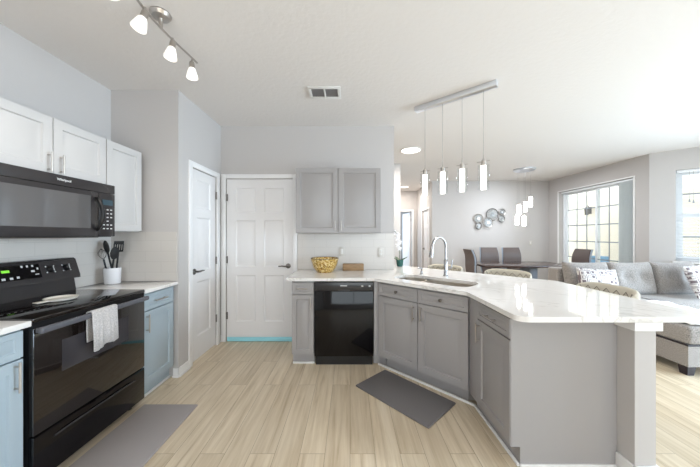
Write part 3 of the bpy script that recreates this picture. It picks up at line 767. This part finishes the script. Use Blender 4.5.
pn = MB().box(.622, W2, 0, .03, .004, H2 - .074, .004).build('control_panel', 'blackpanel', m)
MB().box(.648, .735, -.0015, .0, .245, .285).build('display', 'led_blue', pn, smooth=False)
for i in range(3):
    for j in range(6):
        if j == 2 and i != 1: continue
        MB().box(.652 + i * .031, .668 + i * .031, -.0012, .0, .06 + j * .029, .068 + j * .029).build('button', 'mark', pn, smooth=False)
MB().box(.05, .70, .08, .36, -.006, .0).build('grease_filter', 'pewter', m, smooth=False)

# ------------------------------------------------------------------ on the back counter
bw = MB().lathe([(0, 0), (.085, 0), (.10, .012), (.135, .06), (.155, .125), (.165, .165), (.160, .165), (.148, .125), (.128, .062), (.09, .02), (0, .014)], 40).build('decorative_bowl', 'gold')
bw.location = (-.30, 3.215, .9145); tag(bw, 'gold mosaic bowl with dark rim on the back counter', 'bowl')
MB().tube([(.1625 * math.cos(R(a)), .1625 * math.sin(R(a)), .165) for a in range(0, 360, 10)], .004, 8, close=True).build('rim', 'darkwood', bw)
wbx = thing('wooden_tray', 'low honey brown wooden tray beside the gold bowl', 'tray', (.04, 3.36, .9145))
MB().box(-.13, .13, -.035, -.027, 0, .082, .002).box(-.13, .13, .027, .035, 0, .082, .002).box(-.13, -.122, -.027, .027, 0, .082, .002).box(.122, .13, -.027, .027, 0, .082, .002).box(-.122, .122, -.027, .027, 0, .008).build('box', 'woodbox', wbx)
def outlet(loc, rz, label, sw=False, group=None):
    o = thing('light_switch' if sw else 'power_outlet', label, 'switch' if sw else 'outlet', loc, rz)
    MB().box(-.036, .036, -.005, 0, -.058, .058, .002).build('plate', 'almond', o)
    if sw: MB().box(-.016, .016, -.008, -.0045, -.033, .033, .002).build('rocker', 'plastic', o)
    else:
        for z in (-.02, .02):
            f = MB().box(-.017, .017, -.0065, -.0045, z - .014, z + .014, .002).build('socket', 'plastic', o)
            for x in (-.006, .006): MB().box(x - .001, x + .001, -.007, -.006, z - .004, z + .006).build('slot', 'slot', f, smooth=False)
outlet((.39, 3.4235, 1.135), 0, 'pale outlet on the tile near the wall end')
outlet((-.105, 3.4235, 1.145), 0, 'pale switch plate on the tile behind the gold bowl', True)
outlet((4.63, 6.9295, 1.15), 0, 'pale switch plate on far wall under hanging lights', True)
# orchid
oc = thing('potted_orchid', 'white orchid in a teal pot at the end of the counter', 'plant', (.70, 3.80, .9145))
MB().lathe([(0, 0), (.035, 0), (.045, .02), (.05, .08), (.052, .09), (.046, .09), (.043, .078), (0, .078)], 24).build('pot', 'pot', oc)
MB().tube([(0, 0, .07), (-.005, 0, .22), (-.02, -.01, .36), (-.05, -.02, .47), (-.09, -.03, .50)], .004, 6).build('stem', 'leaf', oc)
for a in (20, 110, 200, 300):
    q = Matrix.Rotation(R(a), 4, 'Z') @ Matrix.Translation((.06, 0, .10)) @ Matrix.Rotation(R(-25), 4, 'Y')
    MB().ball((0, 0, 0), .075, .024, .005, 2, q).build('leaf', 'leaf', oc)
for k, (x, z) in enumerate(((-.01, .25), (-.03, .30), (-.005, .34), (-.04, .39), (-.03, .44), (-.07, .47), (-.095, .49))):
    b = MB()
    for a in range(5):
        q = Matrix.Translation((x, -.02, z)) @ Matrix.Rotation(R(a * 72), 4, 'Y') @ Matrix.Translation((0, 0, .02))
        b.ball((0, 0, 0), .014, .004, .02, 1, q)
    b.ball((x, -.026, z), .006, .006, .006, 1); b.build('blossom', 'petal', oc)
# dresser in the far bedroom
ds = thing('dresser', 'light grey dresser in the bedroom beyond the hall', 'dresser', (1.62, 10.0, 0))
MB().box(-.35, .35, -.2, .25, .0, .80, .005).build('body', 'dresser', ds)
for k in range(3):
    f = MB().box(-.33, .33, -.215, -.2, .09 + k * .235, .30 + k * .235, .004).build('drawer', 'dresser', ds); knob(f, 0, .195 + k * .235, -.215)

# ------------------------------------------------------------------ floor mats
tag(MB().box(-1.630, -1.205, .75, 2.14, .0005, .014, .005, seg=2).build('kitchen_mat', 'mat2'), 'long light grey kitchen mat along the range', 'mat')
mt = MB().box(-.365, .365, -.205, .205, .0005, .016, .006, seg=2).build('kitchen_mat', 'mat'); mt.location = (.448, 2.285, 0); mt.rotation_euler = (0, 0, R(-47))
tag(mt, 'dark grey kitchen mat on the floor before the sink cabinet', 'mat')

# ------------------------------------------------------------------ lights
def spot(name, loc, parent, power, ang=150, color=(1, .93, .84)):
    l = bpy.data.lights.new(name, 'SPOT'); l.energy = power; l.spot_size = R(ang); l.spot_blend = .6; l.color = color; l.shadow_soft_size = .05
    o = bpy.data.objects.new(name, l); COL.objects.link(o); o.location = loc; o.parent = parent; return o
tl = thing('track_light', 'brushed nickel track light with frosted glass shades on kitchen ceiling', 'light', (-1.165, 1.66, H))
MB().lathe([(0, -.001), (.058, -.001), (.06, -.008), (.048, -.026), (.013, -.034), (.011, -.09), (0, -.09)], 28, cx=-.02, cy=.03).build('canopy', 'nickel', tl)
MB().tube([(.03 * math.cos((y + .45) / .9 * math.pi * 2) * .6, y, -.092) for y in [-.46 + .0415 * i for i in range(21)]], .007, 10).build('rail', 'nickel', tl)
for y, tx, ty in ((-.37, .1, .1), (-.125, -.22, -.2), (.115, -.08, -.12), (.33, .05, -.05)):
    h = MB().cyl((0, y, -.092), (0, y, -.125), .006, 8)
    ax = Vector((tx, ty, -1)).normalized(); q = Matrix.Translation((0, y, -.125)) @ (-ax).to_track_quat('Z', 'Y').to_matrix().to_4x4()
    h.lathe([(0, .012), (.016, .012), (.018, 0), (.018, -.04), (0, -.04)], 16, q); hd = h.build('lamp_head', 'nickel', tl)
    MB().lathe([(.020, -.036), (.024, -.045), (.039, -.105), (.036, -.106), (.0, -.09)], 20, q).build('glass_shade', 'shade', hd)
    spot('lamp', (ax.x * .16, y + ax.y * .16, -.125 + ax.z * .16), tl, 5)
# linear pendant
px, py = (.735 + 1.305) / 2, (2.93 + 2.44) / 2
pa = math.atan2(2.44 - 2.93, 1.305 - .735)
pl = thing('linear_pendant', 'polished chrome bar pendant with four hanging glass cylinders', 'light', (px, py, H), pa)
MB().box(-.40, .40, -.035, .035, -.05, -.001, .004).build('canopy', 'barsteel', pl)
for k in range(4):
    x = -.292 + k * .192
    cd = MB().cyl((x, 0, -.68), (x, 0, -.042), .0022, 6).build('cord', 'cord', pl)
    cap = MB().lathe([(0, -.64), (.004, -.64), (.005, -.69), (.018, -.695), (.022, -.70), (.022, -.745), (0, -.745)], 20, cx=x).box(x - .055, x + .055, -.002, .002, -.707, -.703).build('cap', 'nickel', pl)
    MB().lathe([(.046, -.735), (.048, -.737), (.048, -.965)], 28, cx=x, caps=False).build('glass_cylinder', 'clear', pl)
    MB().lathe([(0, -.746), (.024, -.746), (.024, -.955), (.022, -.965), (0, -.965)], 24, cx=x).build('inner_glass', 'pendantcore', pl)
def disc(loc, r, label, power):
    t = thing('ceiling_light', label, 'light', loc)
    MB().lathe([(r + .012, 0), (r + .012, -.006), (r, -.012), (r - .004, -.012), (r - .004, 0)], 36).build('trim_ring', 'plastic', t)
    MB().lathe([(0, -.004), (r - .004, -.004), (r - .004, -.011), (0, -.014)], 36).build('diffuser', 'disc', t)
    l = bpy.data.lights.new('lamp', 'AREA'); l.shape = 'DISK'; l.size = r * 2; l.energy = power; l.color = (1, .95, .88)
    o = bpy.data.objects.new('lamp', l); COL.objects.link(o); o.location = (0, 0, -.02); o.parent = t
disc((.99, 4.4, H - .0005), .155, 'round flush ceiling light just past the grey wall end', 40)
disc((1.56, 7.75, H - .0005), .12, 'small round ceiling light in the far hall', 22)
# dining chandelier
dc = thing('cluster_pendant', 'cluster of small white glass pendants hanging over the dining table', 'light', (3.66, 5.67, H))
MB().lathe([(0, -.045), (.17, -.045), (.20, -.03), (.20, -.001), (0, -.001)], 32).build('canopy', 'barsteel', dc)
for (x, y, z) in ((-.15, -.06, 1.88), (-.10, .08, 1.68), (.01, -.02, 1.95), (.06, .10, 1.66), (.16, .04, 2.06)):
    zz = z - H
    MB().cyl((x, y, zz + .11), (x, y, -.045), .0008, 5).build('cord', 'rubber', dc)
    cp = MB().lathe([(0, zz + .13), (.014, zz + .13), (.016, zz + .10), (0, zz + .10)], 12, cx=x, cy=y).build('cap', 'nickel', dc)
    MB().lathe([(0, zz + .10), (.034, zz + .10), (.036, zz - .11), (0, zz - .11)], 16, cx=x, cy=y).build('glass_shade', 'clustercore', dc)
l = bpy.data.lights.new('lamp', 'AREA'); l.shape = 'DISK'; l.size = .36; l.energy = 42; l.color = (.84, .92, 1)  # added disk under the canopy, cool light for the far wall
o = bpy.data.objects.new('lamp', l); COL.objects.link(o); o.location = (0, 0, -.05); o.parent = dc
# ceiling vent
cv = thing('ceiling_vent', 'white ceiling air vent with dark louvres', 'vent', (-.245, 2.62, H))
b = MB(); b.box(-.155, .155, -.11, -.075, -.012, -.001, .003).box(-.155, .155, .075, .11, -.012, -.001, .003).box(-.155, -.125, -.075, .075, -.012, -.001, .003).box(.125, .155, -.075, .075, -.012, -.001, .003).box(-.008, .008, -.075, .075, -.012, -.001, .002)
b.build('frame', 'plastic', cv)
MB().box(-.125, .125, -.075, .075, -.002, -.001).build('duct', 'kick', cv, smooth=False)
b = MB()
for s in (-1, 1):
    for k in range(7):
        y = -.064 + k * .0215; q = Matrix.Translation((s * .0665, y, -.007)) @ Matrix.Rotation(R(35), 4, 'X'); b.box(-.058, .058, -.007, .007, -.0006, .0006, mtx=q)
b.build('louvres', 'kick', cv, smooth=False)

# ------------------------------------------------------------------ dining area
dt = thing('dining_table', 'dark wood dining table with pedestal legs by the far wall', 'table', (3.50, 5.62, 0))
MB().box(-.90, .90, -.45, .45, .725, .76, .006).build('tabletop', 'tablewood', dt)
for x in (-.40, .22):
    MB().box(x - .075, x + .075, -.16, .16, .06, .725, .006).build('leg', 'leatheredge', dt)
MB().box(-.50, .36, -.30, .30, 0, .06, .008).build('base', 'espresso', dt)
def dining_chair(label, loc, rz):
    c = thing('dining_chair', label, 'chair', loc, rz, 'dining chairs')
    MB().box(-.22, .22, -.22, .20, .40, .485, .025, seg=3).build('seat', 'leather', c)
    b = MB(); bm = b.bm; g = []
    n, k = 8, 10
    for sgn in (0, 1):
        gg = []
        for i in range(n + 1):
            u = -1 + 2 * i / n; row = []
            for j in range(k + 1):
                v = j / k; z = .47 + .585 * v; wd = .188 + .022 * math.sin(v * math.pi * 1.1 - .3)
                y = .20 + .10 * v ** 1.4 + .02 * math.sin(v * math.pi * 2) + (0 if sgn == 0 else .045) - .012 * u * u * (1 if sgn == 0 else 0)
                row.append(bm.verts.new((u * wd, y, z)))
            gg.append(row)
        g.append(gg)
    for a in range(2):
        for i in range(n):
            for j in range(k): bm.faces.new((g[a][i][j], g[a][i + 1][j], g[a][i + 1][j + 1], g[a][i][j + 1]))
    for i in range(n):
        for j in (0, k): bm.faces.new((g[0][i][j], g[0][i + 1][j], g[1][i + 1][j], g[1][i][j]))
    for j in range(k):
        for i in (0, n): bm.faces.new((g[0][i][j], g[0][i][j + 1], g[1][i][j + 1], g[1][i][j]))
    bmesh.ops.recalc_face_normals(bm, faces=bm.faces[:])
    br = b.build('backrest', 'leather', c)
    for s in (-1, 1):
        MB().tube([(s * (.193 + .022 * math.sin(v * math.pi * 1.1 - .3)), .222 + .10 * v ** 1.4 + .02 * math.sin(v * math.pi * 2), .47 + .585 * v) for v in [i / 10 for i in range(11)]], .016, 8).build('side_trim', 'leatheredge', br)
    for x in (-.19, .19):
        for y in (-.19, .18): MB().tube([(x, y, .41), (x * 1.04, y * 1.06, 0)], [.022, .015], 8).build('leg', 'leatheredge', c)
    return c
ch = dining_chair('brown high-backed dining chair behind the table, left of the two there', (3.32, 6.17, 0), 0)
for lab, loc, rz in (('brown high-backed dining chair behind the table, right of the two there', (3.85, 6.17, 0), 0),
                     ('dining chair seen side-on at the left head of the table', (2.77, 5.62, 0), R(90)),
                     ('dining chair at the right head of the table before the glass door', (4.62, 5.70, 0), R(-90))):
    k = copy_tree(ch); k['label'] = lab; k.location = loc; k.rotation_euler = (0, 0, rz)
# wall art
wa = thing('wall_art', 'metal wall sculpture of overlapping round discs above the dining chairs', 'wall art', (3.55, 6.93, 0))
def P2(px_, py_): return ((px_ - 350) * 6.9 / 270 - 3.55, 1.354 - (py_ - 235) * 6.9 / 270)
for k, (a, b_, rr, mm) in enumerate(((478.3, 218.5, .115, 'steel'), (478.3, 226, .08, 'pewter'), (487.5, 222.5, .125, 'pewter'), (492.3, 214.5, .15, 'steel'), (502, 212, .08, 'pewter'), (501, 219, .08, 'nickel'))):
    x, z = P2(a, b_); yo = -.03 - .012 * (k % 3)
    q = Matrix.Translation((x, yo, z)) @ Matrix.Rotation(R(90), 4, 'X')
    b = MB().tube([q @ Vector((rr * math.cos(R(t)), rr * math.sin(R(t)), 0)) for t in range(0, 360, 12)], .009, 6, close=True)
    b.lathe([(0, .002), (rr * .22, .002), (rr * .26, .012), (0, .014)], 16, q)
    ds_ = b.build('disc', 'pewter' if k % 2 else 'nickel', wa)
    b = MB()
    for t in range(0, 360, 30):
        q2 = q @ Matrix.Rotation(R(t), 4, 'Z'); b.box(rr * .2, rr * .98, -rr * .07, rr * .07, -.002, .002, mtx=q2)
    b.build('petals', 'silver' if mm != 'pewter' else 'pewter', ds_, smooth=False)
    MB().cyl((x, 0, z), (x, yo, z), .01, 6).build('stand_off', 'pewter', wa)

# ------------------------------------------------------------------ bar stools around the outer edge
def bar_stool(label, loc, rz):
    c = thing('bar_stool', label, 'stool', loc, rz, 'bar stools along the counter')
    MB().box(-.21, .21, -.15, .18, .60, .68, .03, seg=3).build('seat', 'tan', c)
    b = MB(); bm = b.bm; n = 20; rings = []
    for i in range(n + 1):
        t = -1 + 2 * i / n; x = .235 * math.sin(t * 1.45) / math.sin(1.45) ; y = .215 - .10 * abs(t) ** 2.6
        hgt = .955 - .035 * abs(t) ** 3
        nx, ny = math.sin(t * .9), math.cos(t * .9)
        ring = []
        for (dd, z) in ((-.022, .66), (-.026, .8), (-.026, hgt - .02), (-.014, hgt - .004), (.0, hgt), (.014, hgt - .004), (.024, hgt - .02), (.024, .8), (.022, .66)):
            ring.append(bm.verts.new((x + nx * dd * .4, y + ny * dd, z)))
        rings.append(ring)
    for a, q in zip(rings, rings[1:]):
        for j in range(len(a)): m2 = (j + 1) % len(a); bm.faces.new((a[j], a[m2], q[m2], q[j]))
    bm.faces.new(rings[0]); bm.faces.new(rings[-1]); bmesh.ops.recalc_face_normals(bm, faces=bm.faces[:])
    bk = b.build('backrest', 'tan', c, angle=60)
    sb = MB()
    for k in range(7):
        t0 = -.75 + k * .25
        for sg in (-1, 1):
            pts = []
            for q in range(5):
                t = t0 + sg * (q / 4 - .5) * .25; x = .235 * math.sin(t * 1.45) / math.sin(1.45); y = .215 - .10 * abs(t) ** 2.6
                pts.append((x - math.sin(t * .9) * .4 * .0265, y - math.cos(t * .9) * .0265, .83 + .09 * q / 4))
            sb.tube(pts, .0022, 5)
    sb.build('quilting_seam', 'leather', bk)
    for x in (-.17, .17):
        for y in (-.11, .15): MB().tube([(x, y, .61), (x * 1.15, y * 1.15, 0)], [.019, .014], 8).build('leg', 'espresso', c)
    MB().tube([(-.187, -.122, .2), (.187, -.122, .2)], .009, 8).build('footrest', 'espresso', c)
    return c
st = bar_stool('beige quilted bar stool under the middle of the slanted counter edge', (1.70, 2.99, 0), R(-45))
for lab, loc, rz in (('beige bar stool nearest the faucet behind the counter', (1.17, 3.51, 0), R(-45)),
                     ('beige quilted bar stool in front of the grey sofa', (1.905, 2.16, 0), R(-89))):
    k = copy_tree(st); k['label'] = lab; k.location = loc; k.rotation_euler = (0, 0, rz)

# ------------------------------------------------------------------ sofa
sf = thing('sectional_sofa', 'grey tweed sectional sofa with tufted cushions and a chaise', 'sofa', (3.22, 2.57, 0))
MB().prism([(0, 0), (.85, 0), (.85, .88), (2.0, .88), (2.0, 1.62), (0, 1.62)], .095, .295).build('base', 'sofa', sf, smooth=False)
MB().box(0, 2.0, 1.62, 1.84, .095, .84, .03, seg=3).build('back_frame', 'sofa', sf)
MB().box(.0, .845, -.005, 1.60, .30, .48, .035, seg=3).build('chaise_cushion', 'sofa', sf)
MB().box(.855, 2.0, .87, 1.60, .30, .48, .035, seg=3).build('seat_cushion', 'sofa', sf)
MB().tube([(0.002, 1.6, .297), (0.002, .0, .297), (.845, .0, .297)], .007, 8).build('piping', 'espresso', sf)
for k in range(3):
    q = Matrix.Translation((.345 + k * .655, 1.50, .70)) @ Matrix.Rotation(R(-12), 4, 'X')
    MB().cushion(.66, .50, .22, [(-.12, .02), (.12, .02)], mtx=q).build('back_cushion', 'sofa', sf, angle=180)
for x, y in ((.06, .06), (.79, .06), (.06, 1.75), (1.94, 1.75), (1.94, .94)):
    MB().lathe([(.045, 0), (.06, .095), (0, .095)], 4, Matrix.Translation((x, y, 0)) @ Matrix.Rotation(R(45), 4, 'Z')).build('leg', 'espresso', sf, smooth=False)
def pillow(label, loc, rz, tilt, roll=0, wd=.5, hg=.36):
    o = MB().cushion(wd, hg, .15, p=3).build('throw_pillow', 'pillow', angle=180)
    o.location = loc; o.rotation_euler = (R(tilt), R(roll), rz); return tag(o, label, 'pillow', 'patterned throw pillows')
pillow('maze-patterned white throw pillow at the left end of the sofa', (3.46, 3.76, .69), R(0), -16, 3, .56, .40)
pillow('maze-patterned white throw pillow before the right sofa cushion at picture edge', (4.86, 3.68, .745), R(6), -16, -8, .52, .44)
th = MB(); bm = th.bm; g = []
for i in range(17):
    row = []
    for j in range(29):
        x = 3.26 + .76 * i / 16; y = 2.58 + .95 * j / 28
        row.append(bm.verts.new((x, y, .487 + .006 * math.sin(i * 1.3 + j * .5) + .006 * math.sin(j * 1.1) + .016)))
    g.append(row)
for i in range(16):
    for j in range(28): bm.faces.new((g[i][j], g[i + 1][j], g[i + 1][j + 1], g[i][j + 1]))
th = th.build('chaise_top_layer', 'throw', angle=80); so = th.modifiers.new('thick', 'SOLIDIFY'); so.thickness = .01; so.offset = -1  # thin off-white layer covering the chaise seat
tag(th, 'off-white layer spread on the sofa chaise', 'blanket')
